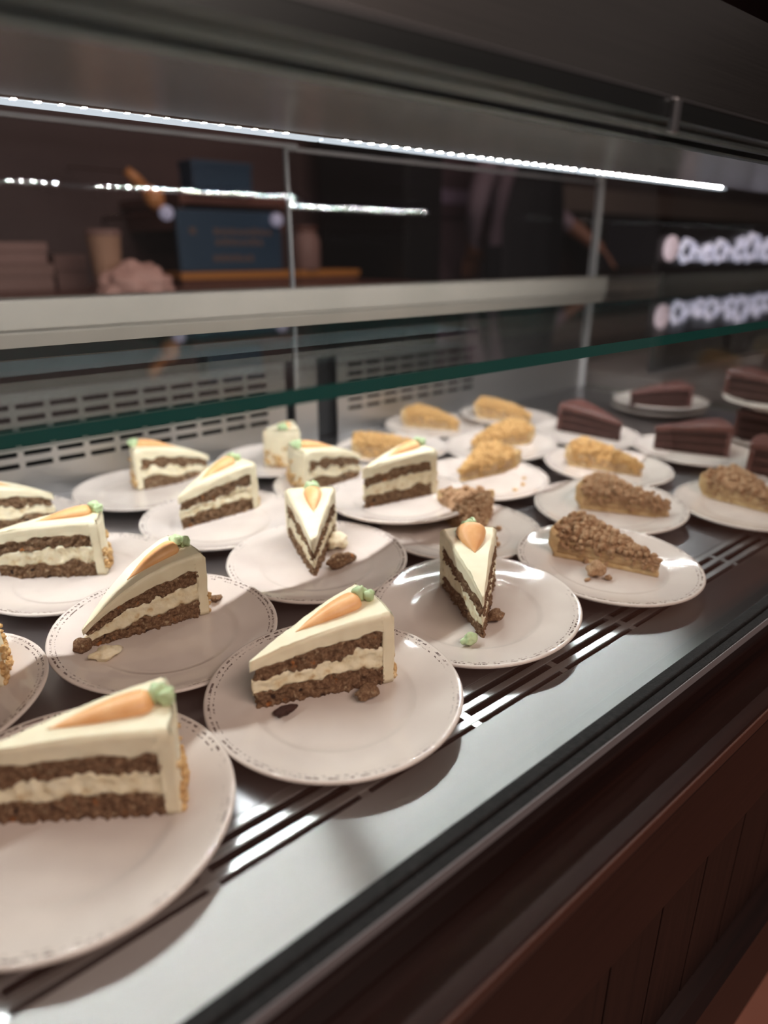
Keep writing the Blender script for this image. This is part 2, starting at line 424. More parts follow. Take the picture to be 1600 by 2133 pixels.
# LED light bars
LED_STEP = .0197
ledmesh = None
def led_bar(x0, x1, label, m0=.009, m1=.009):
    global ledmesh
    t = thing('led_light_bar', label, 'light', ((x0+x1)/2, .72, .492), 'light bars under the canopy')
    hw = (x1-x0)/2
    chn = extrude_profile('channel', m_alu, [(-.028, -.0022), (.012, -.0022), (.012, .010), (-.028, .010)], -hw, hw, t)
    extrude_profile('lens', m_lens, [(-.0100, -.0085), (.004, -.0085), (.004, -.0046), (-.0100, -.0052)], -hw+.001, hw-.001, t)
    n = int((x1-x0-m0-m1)/LED_STEP)+1
    for i in range(n):
        if ledmesh is None:
            bm = bmesh.new(); box(bm, -.0022, .0022, -.0025, .0025, -.0042, -.0022); bm.normal_update()
            for f in bm.faces: f.material_index = 0 if f.normal.z < -.5 or abs(f.normal.y) > .5 else 1
            me = bpy.data.meshes.new('led'); bm.to_mesh(me); bm.free(); me.materials.append(m_led); me.materials.append(m_alu); ledmesh = me
        o = bpy.data.objects.new('led', ledmesh); o.location = (-hw+m0+i*LED_STEP, -.002, -.0002); link(o, chn)
led_bar(-.46, .005, 'led bar at the left end, its chips lighting the nearest plates')
led_bar(.02, .528, 'led bar with separately visible bright chips, left of the pale joint', .009, .035)
led_bar(.530, 1.03, 'led bar to the right of the pale joint', .034, .009)
led_bar(1.036, 1.53, 'led bar farthest from the camera, ending before the case end')

# ------------------------------------------------------------------ wooden counter front below the case
ct = thing('wooden_counter', 'dark mahogany counter front with ledge and vertical boards under the display case', 'counter', (.6, .2, FLOOR))
def WP(name, mat, x0, x1, y0, y1, z0, z1, bev=0, label=None):
    o = BX(name, mat, x0-.6, x1-.6, y0-.2, y1-.2, z0-FLOOR, z1-FLOOR, ct, bev)
    if label: o['label'] = label
    return o
WX0, WX1 = -1.0, 4.0
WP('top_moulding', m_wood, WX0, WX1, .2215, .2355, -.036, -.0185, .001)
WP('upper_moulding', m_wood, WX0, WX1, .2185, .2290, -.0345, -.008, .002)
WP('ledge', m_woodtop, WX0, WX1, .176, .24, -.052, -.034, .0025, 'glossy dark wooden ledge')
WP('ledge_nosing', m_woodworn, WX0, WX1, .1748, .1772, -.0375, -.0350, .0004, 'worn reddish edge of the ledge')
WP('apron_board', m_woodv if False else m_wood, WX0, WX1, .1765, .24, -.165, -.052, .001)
k = 0
px = .067
while px < 3.2:
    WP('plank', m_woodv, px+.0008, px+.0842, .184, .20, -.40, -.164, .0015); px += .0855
px = .067-.0855
while px > -.7:
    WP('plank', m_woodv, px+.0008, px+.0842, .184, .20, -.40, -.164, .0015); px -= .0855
WP('panel_backing', m_dark, WX0, WX1, .198, .24, FLOOR, -.16)
WP('baseboard', m_wood, WX0, WX1, .166, .20, FLOOR, -.40, .001)
ob = extrude_profile('baseboard_cap', m_wood, [(y-.2, z-FLOOR) for y, z in [(.166, -.402), (.160, -.402), (.160, -.392), (.170, -.383), (.185, -.378), (.2, -.378), (.2, -.402)]], WX0-.6, WX1-.6, ct)

# ------------------------------------------------------------------ plates
prof = [(0, .0085), (.030, .0085), (.058, .0085), (.0625, .0086), (.0655, .0091), (.0685, .0103), (.0705, .0109), (.0735, .0111), (.085, .0130), (.097, .0162),
        (.1035, .0183), (.1062, .0188), (.1078, .0185), (.1085, .0174), (.1080, .0161), (.1060, .0145), (.097, .0113), (.084, .0080), (.070, .0045), (.0635, .0030), (.0625, 0), (.0590, 0), (.0580, .0022), (0, .0022)]
bm = bmesh.new(); lathe(bm, prof, 96)
bmesh.ops.recalc_face_normals(bm, faces=bm.faces[:])
plate_me = bpy.data.meshes.new('plate'); bm.to_mesh(plate_me); bm.free(); plate_me.materials.append(m_plate)
for p in plate_me.polygons: p.use_smooth = True
PL = {  # centre, plane (height, slope x, slope y)
 'A': ((.0809, .4120), (.0029, .0079, .0453)), 'B': ((.2967, .4048), (.0026, .0213, .0356)), 'C': ((.2338, .5966), (.0039, .0031, .0623)),
 'D': ((.0193, .6196), (.0028, .0452, -.0025)), 'E': ((.4963, .4256), (.0045, .0708, .0172)), 'F': ((.4446, .6337), (.0029, .0323, .0344)),
 'G': ((.7005, .3980), (.0033, -.0071, .0531)), 'H': ((.2140, .7932), (.0012, .0190, .0045)), 'I': ((.4245, .8369), (.0022, .0174, .0303)),
 'J': ((.4023, 1.0390), (0, 0, 0)), 'K': ((.1855, 1.0289), (0, 0, 0)), 'L': ((.6507, 1.0395), (0, 0, 0)), 'M': ((.6413, .8401), (.0016, .0017, .0256)),
 'N': ((.6435, .7004), (.0190, .0190, -.0097)), 'O': ((.6494, .5905), (0, 0, 0)), 'P': ((.8412, .7212), (.0016, .0231, .0130)),
 'Q': ((1.0190, .8327), (.0034, .0531, -.0120)), 'R': ((.8535, .9587), (.0014, .0188, -.0135)), 'S': ((1.0501, 1.0395), (0, 0, 0)),
 'T': ((1.2237, .9831), (.0033, -.0482, .0242)), 'U': ((1.0533, .6209), (.0034, -.0067, .0550)), 'V': ((.8794, .5068), (.0026, .0397, .0136)),
 'W': ((1.0448, .3729), (.0020, .0322, -.0009)), 'X': ((1.2235, .7780), (.0029, -.0025, .0467)), 'Z': ((1.2712, .5770), (.0016, -.0048, .0251)),
 'c': ((1.2584, .3683), (.0016, .0009, .0257)), 'Y': ((1.58, .812), (.0195, 0, 0)), 'y': ((1.60, .825), (0, 0, 0)),
 'b': ((1.468, .502), (.0035, -.03, .02)), 'a': ((1.47, .505), (.0795, .0, .0))}
def plane_q(k):
    c, (h, a, b) = PL[k]
    return Vector((0, 0, 1)).rotation_difference(Vector((-a, -b, 1)).normalized())
def plate_z(k, x, y):
    (cx, cy), (h, a, b) = PL[k]
    return h+a*(x-cx)+b*(y-cy)
PLAB = {
 'A': 'cream plate nearest the camera at lower left, under the largest carrot cake slice', 'B': 'cream speckled-rim plate in the front row beside the slotted grate, second from the left',
 'C': 'half shaded cream plate under the drooping carrot cake slice', 'D': 'cream plate cut off by the left picture edge, behind the nearest plate',
 'E': 'glossy cream plate under the slice whose sharp tip points at the viewer', 'F': 'cream plate with a broken narrow carrot cake slice and fallen pieces',
 'G': 'glossy cream plate under the nearest crumb pie slice, overhanging the steel strip', 'H': 'cream plate under the brightly lit carrot cake slice at the left edge',
 'I': 'cream plate in the third row under a small tall carrot cake slice', 'J': 'cream plate at the back left with a carrot cake slice lying leaf to the left',
 'K': 'cream plate at the far left edge of the back rows', 'L': 'cream plate at the back under the carrot cake slice turned away', 'M': 'cream plate beneath the raised plate, holding a carrot cake slice',
 'N': 'raised cream plate resting across its neighbours with a carrot cake slice', 'O': 'cream plate shaded by the raised plate, with a crumbled brown pie slice',
 'P': 'white plate with golden pie slice and scattered crumbs in the middle', 'Q': 'white plate behind the golden pie slice in the middle', 'R': 'white plate with an upright-crusted golden pie slice beside the raised plate',
 'S': 'white plate at the back under the left one of the rearmost pies', 'T': 'white plate with golden pie slice next to the rounded chocolate wedge', 'U': 'white plate with a golden pie slice in front of the chocolate wedges',
 'V': 'cream plate with a crumb pie slice directly behind the nearest pie plate', 'W': 'cream plate cut by the right picture edge with a crumb pie slice', 'X': 'white plate under the smooth chocolate cake wedge next to the golden pies',
 'Z': 'white plate under the chocolate slice with pale cream layers', 'c': 'white plate at the right edge under a dark chocolate slice behind the crumb pie', 'Y': 'upper plate of a pair holding the rearmost chocolate slice',
 'y': 'lower empty plate beneath the rearmost chocolate plate', 'b': 'white plate under the dark chocolate slice carrying another plate', 'a': 'white plate set on top of a chocolate slice at the right edge'}
for k in PL:
    (cx, cy), (h, a, b) = PL[k]
    o = bpy.data.objects.new('plate', plate_me); link(o)
    o.location = (cx, cy, h); o.rotation_mode = 'QUATERNION'
    q = plane_q(k); o.rotation_quaternion = q @ Quaternion((0, 0, 1), random.Random(k).uniform(0, 6.28))
    tag(o, PLAB[k], 'plate', 'dessert plates in the case')

# ------------------------------------------------------------------ slices
def wedge(bm, r0, r1, A, zb, zt, nr, na, nz, amp, nsc, seed, bevel=0, zamp=0, rl=None):
    """wedge between radii r0..r1, half angle A/2; zb/zt functions of (r, a)"""
    sd = Vector((seed*3.7, seed*1.9, seed*5.3))
    grid = {}
    def pt(i, j, t):
        r = rl[i] if rl else r0+(r1-r0)*i/nr; a = A*(j/na-.5)
        x, y = r*math.cos(a), r*math.sin(a)
        z0, z1 = zb(r, a), zt(r, a); z = z0+(z1-z0)*t
        nx = ny = 0
        if j == 0: nx, ny = math.sin(a), -math.cos(a)
        if j == na: nx, ny = -math.sin(a), math.cos(a)
        if i == nr: nx += math.cos(a); ny += math.sin(a)
        if i == 0: nx -= math.cos(a); ny -= math.sin(a)
        p = Vector((x, y, z))
        edge = nx or ny
        if edge:
            l = math.hypot(nx, ny); nx /= l; ny /= l
            d = amp*fbm(p+sd, nsc, 4)*1.8
            if bevel:
                tt = max(0, (z-(z1-bevel))/bevel) if z1-z0 > 0 else 0
                d -= min(bevel*(1-math.sqrt(max(0, 1-min(1, tt)**2))), .7*r*A/na)
            p.x += nx*d; p.y += ny*d
        if zamp: p.z += zamp*fbm(p+sd*1.3, nsc*.6, 3)*t**4
        return p
    def get(i, j, k):
        key = (i, j, k)
        if key not in grid: grid[key] = bm.verts.new(pt(i, j, k/nz))
        return grid[key]
    for i in range(nr):
        for j in range(na):
            bm.faces.new((get(i, j, nz), get(i+1, j, nz), get(i+1, j+1, nz), get(i, j+1, nz)))
            bm.faces.new((get(i, j, 0), get(i, j+1, 0), get(i+1, j+1, 0), get(i+1, j, 0)))
    for k in range(nz):
        for i in range(nr):
            bm.faces.new((get(i, 0, k), get(i+1, 0, k), get(i+1, 0, k+1), get(i, 0, k+1)))
            bm.faces.new((get(i, na, k), get(i, na, k+1), get(i+1, na, k+1), get(i+1, na, k)))
        for j in range(na):
            bm.faces.new((get(0, j, k), get(0, j, k+1), get(0, j+1, k+1), get(0, j+1, k)))
            bm.faces.new((get(nr, j, k), get(nr, j+1, k), get(nr, j+1, k+1), get(nr, j, k+1)))

def blob(bm, c, r, rnd, sq=(1, 1, 1), sub=1, amp=.35):
    res = bmesh.ops.create_icosphere(bm, subdivisions=sub, radius=1)
    q = Euler((rnd.uniform(0, 6), rnd.uniform(0, 6), rnd.uniform(0, 6))).to_matrix()
    s = Vector((rnd.uniform(0, 50), 0, 0))
    for v in res['verts']:
        p = v.co.copy(); p *= 1+amp*noise.noise(p*1.3+s)
        p = Vector((p.x*sq[0], p.y*sq[1], p.z*sq[2]))
        v.co = Vector(c)+(q @ p)*r if sq == (1, 1, 1) else Vector(c)+p*r

PROTO = {}
def mesh_of(bm, mat, smooth=True):
    bmesh.ops.recalc_face_normals(bm, faces=bm.faces[:])
    me = bpy.data.meshes.new('part'); bm.to_mesh(me); bm.free(); me.materials.append(mat)
    if smooth:
        for p in me.polygons: p.use_smooth = True
    return me

def carrot_meshes(variant, seed, Ls=.125, A=R(30), Hs=.067, droop=.25, power=2.0, nut=True, carrot=(.46, .90, 0.0), leaf=True, skinny=1.0):
    rnd = random.Random(seed)
    sd = Vector((seed*7.1, 0, 0))
    def s(r): return 1-droop*(max(0, 1-r/Ls))**power
    def lev(fr, wob):
        return lambda r, a: (fr*Hs+wob*fbm(Vector((r, a*.05, 0))+sd+Vector((0, fr*9, 0)), 48, 3))*s(r)
    b0 = lambda r, a: 0.0
    l1, l2, l3 = lev(.28, .011), lev(.53, .013), lev(.77, .009)
    top = lambda r, a: Hs*s(r)
    Li = Ls-.010
    parts = []
    bm = bmesh.new(); wedge(bm, .006, Li, A, b0, l1, 90, 14, 12, .0040, 210, seed+1); parts.append(('bottom_sponge', mesh_of(bm, m_sponge)))
    bm = bmesh.new(); wedge(bm, .003, Li+.001, A, l1, l2, 64, 10, 8, .0020, 120, seed+2); parts.append(('cream_filling', mesh_of(bm, m_fill)))
    bm = bmesh.new(); wedge(bm, .006, Li, A, l2, l3, 90, 14, 10, .0042, 210, seed+3); parts.append(('top_sponge', mesh_of(bm, m_sponge)))
    bm = bmesh.new()
    rl = [.002+(Li-.0026)*q/42 for q in range(43)]+[Li+.0002+(Ls-Li-.0002)*q/5 for q in range(6)]
    wedge(bm, .002, Ls, A*1.02, lambda r, a: l3(r, a) if r < Li else .001, top, len(rl)-1, 12, 16, .0011, 60, seed+4, bevel=.0045, zamp=.0010, rl=rl)
    parts.append(('frosting', mesh_of(bm, m_frost)))
    if nut:
        bm = bmesh.new()
        for i in range(46):
            a = rnd.uniform(-A/2, A/2)*.98; z = abs(rnd.gauss(0, .5))*.026+.003
            if z > .045: continue
            p = Vector(((Ls+.001)*math.cos(a), (Ls+.001)*math.sin(a), z))
            blob(bm, p, rnd.uniform(.0018, .0040), rnd, sub=1, amp=.5)
        parts.append(('chopped_nuts', mesh_of(bm, m_nut, False)))
    if carrot:
        f0, f1, off = carrot
        bm = bmesh.new()
        n, sg = 18, 14
        rings = []
        for i in range(n+1):
            t = i/n; r = Ls*(f0+(f1-f0)*t)
            wd = .0112*skinny*(math.sin(math.pi*min(1, t*.56+.0))**1.0 if t < .85 else math.sin(math.pi*.56*.85)*math.sqrt(max(0, 1-((t-.85)/.15)**2)*.999+.001))
            wd = max(wd, .0004)
            zc = top(r, 0)+wd*.22
            rings.append([bm.verts.new((r, off+wd*math.cos(2*math.pi*k/sg), zc+wd*.66*math.sin(2*math.pi*k/sg)+.0003*noise.noise(Vector((i*.6, k*.9, seed))))) for k in range(sg)])
        for a_, b_ in zip(rings, rings[1:]):
            for k in range(sg): bm.faces.new((a_[k], a_[(k+1) % sg], b_[(k+1) % sg], b_[k]))
        bm.faces.new(rings[0]); bm.faces.new(rings[-1][::-1])
        parts.append(('icing_carrot', mesh_of(bm, m_carrot)))
        if leaf:
            bm = bmesh.new(); r = Ls*f1+.004
            z = top(r, 0)
            blob(bm, (r-.002, off+.003, z+.006), .0062, rnd, sub=3, amp=.5)
            blob(bm, (r+.003, off-.003, z+.005), .0056, rnd, sub=3, amp=.6)
            blob(bm, (r+.001, off+.006, z+.003), .0045, rnd, sub=3, amp=.5)
            parts.append(('icing_leaf', mesh_of(bm, m_leaf)))
    return parts

def pie_meshes(seed, gold=False, Lp=.132, A=R(36), Hp=.036):
    rnd = random.Random(seed); sd = Vector((seed*4.4, 1, 0))
    def s(r): return .62+.38*min(1, r/(.75*Lp))
    crust = lambda r, a: .0055
    fil = lambda r, a: (.022+.006*fbm(Vector((r, a*.06, 0))+sd, 60, 2))*s(r)
    top = lambda r, a: (Hp+.004*fbm(Vector((r, a*.1, 3))+sd, 55, 2))*s(r)*(1-.25*(a/(A/2))**4)
    Li = Lp-.006
    parts = []
    bm = bmesh.new(); wedge(bm, .004, Li, A, lambda r, a: 0, crust, 40, 8, 3, .0010, 120, seed+1)
    wedge(bm, Li-.004, Lp+.002, A, lambda r, a: .004+1.5*max(0, r-Li), lambda r, a: .030+.8*max(0, r-Li)+.003*fbm(Vector((a*.15, 2, 1))+sd, 80, 2), 5, 16, 8, .0016, 120, seed+2, bevel=.003)
    parts.append(('crust', mesh_of(bm, m_crust)))
    bm = bmesh.new(); wedge(bm, .005, Li, A*.97, crust, fil, 50, 8, 8, .0026, 130, seed+3); parts.append(('apple_filling', mesh_of(bm, m_apple)))
    bm = bmesh.new(); wedge(bm, .004, Li+.001, A*.98, fil, top, 56, 14, 6, .0030, 150, seed+4, bevel=.004, zamp=.005)
    for i in range(300):
        r = Lp*math.sqrt(rnd.uniform(.004, .95)); a = A*rnd.uniform(-.5, .5)
        p = Vector((r*math.cos(a), r*math.sin(a), top(r, a)+rnd.uniform(-.0015, .003)))
        blob(bm, p, rnd.choice((.0016, .002, .0026, .0034, .0050))*rnd.uniform(.85, 1.2), rnd, sub=1, amp=.8)
    for i in range(70):
        sg = rnd.choice((-1, 1)); r = Lp*rnd.uniform(.08, .92); a = sg*A*.5
        z = fil(r, a)+rnd.uniform(-.008, .010)
        if rnd.random() < .35: z = rnd.uniform(.002, .02)
        blob(bm, (r*math.cos(a), r*math.sin(a), z), rnd.uniform(.0018, .0042), rnd, sub=1, amp=.6)
    parts.append(('crumb_topping', mesh_of(bm, m_crumb2 if gold else m_crumb, True)))
    return parts

def choc_meshes(seed, Ls=.135, A=R(34), Hs=.058, droop=.35):
    sd = Vector((seed*7.1, 0, 0))
    def s(r): return 1-droop*(max(0, 1-r/Ls))**1.6
    lv = [0, .22, .27, .50, .55, .80, 1.0]
    fn = [(lambda f: (lambda r, a: (f*Hs)*s(r)))(f) for f in lv]
    parts = []; Li = Ls-.008
    for k, nm, mt in ((0, 'sponge_layer', m_choc), (1, 'frosting_layer', m_chocfrost), (2, 'sponge_layer', m_choc), (3, 'frosting_layer', m_chocfrost), (4, 'sponge_layer', m_choc)):
        bm = bmesh.new(); wedge(bm, .004, Li, A, fn[k], fn[k+1], 30, 8, 4, .0016 if mt is m_choc else .0008, 150, seed+k); parts.append((nm, mesh_of(bm, mt)))
    bm = bmesh.new()
    wedge(bm, .002, Ls, A*1.02, fn[5], fn[6], 30, 10, 6, .0007, 60, seed+8, bevel=.003)
    wedge(bm, Li, Ls-.0002, A*1.01, lambda r, a: .001, fn[5], 4, 12, 6, .0007, 60, seed+9)
    parts.append(('frosting', mesh_of(bm, m_chocfrost)))
    return parts

def place(name, proto, k, tip, ang, label, cat, group, scale=1.0, zoff=0):
    x, y = tip
    z = plate_z(k, x, y)+.0085
    f = (CAM_H-z)/(CAM_H-.013)
    c = PL[k][0]
    x, y = x*f, y*f
    z = plate_z(k, x, y)+.0086+zoff
    t = thing(name, label, cat, (x, y, z), group)
    t.rotation_mode = 'QUATERNION'; t.rotation_quaternion = plane_q(k) @ Quaternion((0, 0, 1), R(ang))
    t.scale = (scale,)*3
    made = {}
    for nm, me in proto:
        o = bpy.data.objects.new(nm, me)
        link(o, made.get({'icing_leaf': 'icing_carrot', 'chopped_nuts': 'frosting'}.get(nm), t)); made[nm] = o
    return t
G1 = 'carrot cake slices'
cA = carrot_meshes('A', 1, droop=.18, carrot=(.36, .90, .001), Hs=.070)
cB = carrot_meshes('B', 2, droop=.34, power=1.7, carrot=(.36, .86, .002), Hs=.070)
cC = carrot_meshes('C', 3, droop=.72, power=2.2, carrot=(.42, .88, .0), Hs=.070)
cE = carrot_meshes('E', 4, Ls=.118, droop=.30, power=1.4, carrot=(.56, .90, -.001), nut=False, Hs=.069, skinny=1.45)
cF = carrot_meshes('F', 5, droop=.42, power=1.5, carrot=(.50, .88, -.003), nut=False)
cH = carrot_meshes('H', 6, droop=.16, carrot=(.42, .92, .002), Hs=.068)
cJ = carrot_meshes('J', 7, droop=.45, power=2.0, carrot=(.42, .92, 0))
SL = [
 ('A', cA, (.038, .441), -21, 'large carrot cake slice nearest the camera with an orange icing carrot and green leaf'),
 ('B', cB, (.232, .434), -8, 'carrot cake slice in the front row, layered side facing the viewer, beside the grate'),
 ('C', cC, (.160, .618), 9, 'carrot cake slice lying in shade with its frosting drooping over the crushed tip'),
 ('D', cA, (-.022, .652), -14, 'carrot cake slice mostly cut off by the left picture edge, nutty outer side showing'),
 ('E', cE, (.458, .381), 50, 'carrot cake slice, sharp tip pointing at the viewer, with a short broad icing carrot'),
 ('F', cF, (.416, .600), 56, 'narrow collapsed carrot cake slice with tip to the viewer, on the plate with fallen pieces'),
 ('H', cH, (.138, .838), -22, 'brightly lit carrot cake slice at the left edge with raisin-dotted layers'),
 ('I', cB, (.366, .842), 15, 'small tall carrot cake slice in the third row, arched frosting on top'),
 ('J', cJ, (.513, 1.030), 161, 'carrot cake slice at the back left with its green leaf on the left'),
 ('K', cJ, (.256, .995), 164, 'carrot cake slice at the far left edge of the back rows'),
 ('L', cH, (.715, 1.085), 227, 'carrot cake slice turned so only its white frosted back shows'),
 ('M', cJ, (.706, .868), 170, 'carrot cake slice just left of the raised plate, white back to the left'),
 ('N', cH, (.606, .745), 3, 'carrot cake slice on the raised plate with its green leaf at the right'),
]
for k, pr, tip, ang, lab in SL:
    place('carrot_cake_slice', pr, k, tip, ang, lab, 'cake', G1)
p1, p2, p3 = pie_meshes(21), pie_meshes(22), pie_meshes(23)
g1, g2 = pie_meshes(31, True), pie_meshes(32, True)
GP = 'crumb pie slices'
for k, pr, tip, ang, lab in [
 ('G', p1, (.718, .338), 98, 'nearest crumb pie slice with brown streusel, on the plate overhanging the steel strip'),
 ('V', p2, (.905, .425), 100, 'brown crumb pie slice directly behind the nearest pie slice'),
 ('W', p3, (1.035, .318), 72, 'brown crumb pie slice cut by the right picture edge'),
 ('O', p3, (.622, .540), 48, 'crumbled brown pie slice in the shadow of the raised plate'),
 ('P', g1, (.800, .735), 8, 'golden crumb pie slice in the middle with crumbs scattered before it'),
 ('Q', g2, (.955, .850), -8, 'golden crumb pie slice partly hidden behind the middle golden slice'),
 ('R', g1, (.872, .890), 128, 'golden pie slice with an upright crust edge beside the raised plate'),
 ('S', g2, (1.06, .975), 100, 'left one of the two rearmost golden pie slices'),
 ('T', g1, (1.225, .915), 100, 'rearmost golden pie slice next to the smooth chocolate wedge'),
 ('U', g2, (1.058, .555), 100, 'flat golden pie slice in front of the chocolate cakes')]:
    place('crumb_pie_slice', pr, k, tip, ang, lab, 'pie', GP)
h1, h2 = choc_meshes(41), choc_meshes(42, droop=.25)
GC = 'chocolate cake slices'
for k, pr, tip, ang, lab in [
 ('X', h1, (1.235, .705), 90, 'smooth reddish chocolate cake wedge beside the golden pies'),
 ('Z', h2, (1.235, .640), -48, 'chocolate cake slice with visible pale layers, pointing left'),
 ('Y', h1, (1.53, .865), -38, 'rearmost chocolate cake slice on the upper plate of a pair'),
 ('b', h2, (1.455, .44), 90, 'dark chocolate slice with a plate resting on it'),
 ('a', h1, (1.849, .6036), 80, 'chocolate slice on the topmost plate at the right edge'),
 ('c', h2, (1.245, .325), 100, 'dark chocolate slice at the right edge behind a crumb pie')]:
    place('chocolate_cake_slice', pr, k, tip, ang, lab, 'cake', GC)

# fallen pieces and crumbs
def piece(name, mat, k, x, y, r, seed, label, cat, group=None, sq=(1, 1, .7), sub=2):
    rnd = random.Random(seed); bm = bmesh.new(); blob(bm, (0, 0, 0), r, rnd, sq, sub, .6)
    zlow = min(v.co.z for v in bm.verts)
    f = (CAM_H-.014)/(CAM_H-.013)
    o = obj(name, bm, mat, None, True, (x, y, plate_z(k, x, y)+.0086-zlow)); tag(o, label, cat, group)
GCR = 'crumbs fallen on plates'
piece('cream_crumb', m_fill, 'C', .172, .590, .010, 1, 'squashed cream and cake bit at the crushed tip of the shaded slice', 'crumb', GCR, (1.3, .8, .55), 3)
piece('cake_crumb', m_sponge, 'C', .158, .612, .008, 2, 'brown cake bit behind the squashed cream, left of the shaded slice', 'crumb', GCR, (1, 1, .8), 3)
piece('cake_crumb', m_sponge, 'C', .300, .620, .006, 3, 'small cake bit at the outer end of the shaded slice', 'crumb', GCR)
piece('green_icing_drop', m_leaf, 'E', .447, .389, .0062, 4, 'pale green icing drop at the tip of the slice facing the viewer', 'icing', None, (1.2, .9, .9), 3)
piece('cake_crumb', m_sponge, 'E', .497, .398, .0075, 5, 'cake crumb right of the tip-forward slice', 'crumb', GCR, (1.3, .8, .8), 3)
piece('cake_piece', m_sponge, 'F', .462, .610, .012, 6, 'larger brown piece fallen right of the narrow slice', 'cake piece', None, (1.6, .9, .6), 3)
piece('cream_piece', m_fill, 'F', .488, .650, .012, 7, 'cream and crumb lump behind the narrow collapsed slice', 'cake piece', None, (1.2, .9, .8), 3)
piece('cake_crumb', m_sponge, 'B', .318, .386, .009, 8, 'cake crumb lump under the outer corner of the front slice', 'crumb', GCR, (1.4, .8, .6), 3)
piece('raisin', m_choc, 'B', .252, .414, .006, 9, 'dark sticky raisin below the tip of the front slice', 'raisin', None, (1.6, .9, .5), 3)
piece('streusel_crumb', m_crumb, 'G', .651, .392, .0035, 10, 'thin flat crumb on the bare part of the nearest pie plate', 'crumb', GCR, (1.6, .8, .4))
piece('streusel_crumb', m_crumb, 'G', .620, .425, .0036, 11, 'dark crumb near the left rim of the nearest pie plate', 'crumb', GCR)
piece('streusel_crumb', m_crumb, 'G', .672, .378, .0042, 12, 'crumb lump beside the nearest pie slice', 'crumb', GCR)
piece('streusel_crumb', m_crumb, 'G', .668, .392, .010, 13, 'large streusel clump leaning on the nearest pie slice', 'crumb', GCR, (1, 1, .9), 3)
for i, (x, y) in enumerate([(.668, .545), (.70, .565), (.655, .53)]):
    piece('streusel_crumb', m_crumb, 'O', x, y, .0045, 20+i, ['middle one of three brown crumbs before the crumbled pie slice', 'rightmost of three brown crumbs before the crumbled pie slice', 'leftmost of three brown crumbs before the crumbled pie slice'][i], 'crumb', GCR)
for i, (x, y) in enumerate([(.845, .655), (.875, .662), (.90, .68)]):
    piece('streusel_crumb', m_crumb2, 'P', x, y, .0038, 30+i, ['leftmost of three golden crumbs before the middle pie slice', 'middle one of three golden crumbs before the middle pie slice', 'rightmost of three golden crumbs before the middle pie slice'][i], 'crumb', GCR)

# ------------------------------------------------------------------ the kitchen behind
KF = .0
m_kwood = noisy('kitchen_counter_wood', [(.35, (.11, .045, .035)), (.65, (.16, .070, .055))], 3, .3, .05, 30)
kc = thing('back_counter', 'dark brown counter in the dim kitchen behind the case', 'counter', (1.0, 2.2, FLOOR))
BX('counter_body', m_kwood, -2.2, .95, -.22, .45, 0, .80, kc)
BX('counter_top', m_kwood, -2.25, .98, -.26, .47, .80, .838, kc, .004)
m_pink = noisy('pinkish_card', [(.3, (.20, .115, .10)), (.7, (.26, .155, .14))], 5, .6, .05)
m_cup = simple('paper_cup', (.42, .25, .17), .6)
CZ = FLOOR+.838
def cupm():
    bm = bmesh.new(); lathe(bm, [(0, 0), (.033, 0), (.034, .003), (.047, .118), (.049, .120), (.047, .122), (.045, .118), (.032, .006), (0, .006)], 28); return bm
t = thing('paper_cup', 'light brown paper cup on the dim back counter', 'cup', (.79, 2.12, CZ)); t.scale = (1, 1, 1.3)
obj('cup_wall', cupm(), m_cup, t, True)
bm = bmesh.new(); lathe(bm, [(0, .117), (.0500, .117), (.0500, .1225), (.046, .124), (.045, .129), (0, .129)], 28); obj('lid', bm, m_pink, t, True)
rnd = random.Random(5)
bm = bmesh.new(); res = bmesh.ops.create_icosphere(bm, subdivisions=4, radius=1)
for v in res['verts']:
    p = v.co.copy(); k = 1+.28*noise.noise(p*2.2)+.14*abs(noise.noise(p*6))
    v.co = Vector((p.x*.098*k, p.y*.06*k, max(-.25, p.z)*.062*k+.0165))
tag(obj('crumpled_paper_bag', bm, simple('pink_paper', (.50, .30, .26), .6), None, True, (.83, 2.02, CZ)), 'crumpled pinkish paper bag on the counter in front of the cup', 'paper bag')
# stacked boxes at left
for i, (x0, x1, z0, z1, c) in enumerate([(.50, .70, 0, .075, (.20, .12, .105)), (.52, .69, .076, .135, (.24, .145, .13)), (.71, .80, 0, .10, (.15, .085, .075))]):
    t = thing('cardboard_box', ['lower pinkish box stacked on the back counter', 'upper pinkish box on the back counter stack', 'narrow dark box beside the stacked boxes'][i], 'box', ((x0+x1)/2, 2.4, CZ+z0))
    mm = simple('box_card', c, .7)
    BX('carton', mm, -(x1-x0)/2, (x1-x0)/2, -.08, .08, 0, (z1-z0)*.8, t, .002); BX('lid', mm, -(x1-x0)/2-.004, (x1-x0)/2+.004, -.084, .084, (z1-z0)*.55, (z1-z0), t, .002)
# blue boxes / sign
m_blue = simple('navy_blue_board', (.016, .045, .085), .5)
t = thing('blue_sign_board', 'dark blue board with faint lettering in the dim kitchen', 'sign', (1.365, 2.42, .30))
bb = BX('board', m_blue, -.21, .21, -.012, .012, .0, .205, t, .004)
m_faint = simple('faint_print', (.12, .075, .06), .6)
rnd = random.Random(2)
for row, (z, n, wd) in enumerate([(.135, 11, .34), (.10, 9, .26), (.045, 6, .17)]):
    for i in range(n):
        x = -wd/2+wd*(i+.5)/n
        if rnd.random() < .12: continue
        BX('printed_letter', m_faint, x-wd/n*.36, x+wd/n*.36, -.0135, -.0122, z-.010, z+.010*rnd.uniform(.5, 1.1), bb)
t = thing('blue_box', 'small dark blue box above the blue board in the dim kitchen', 'box', (1.335, 2.44, .555))
BX('carton', m_blue, -.115, .115, -.05, .05, 0, .10, t, .003); BX('lid', m_blue, -.118, .118, -.053, .053, .085, .105, t, .003)
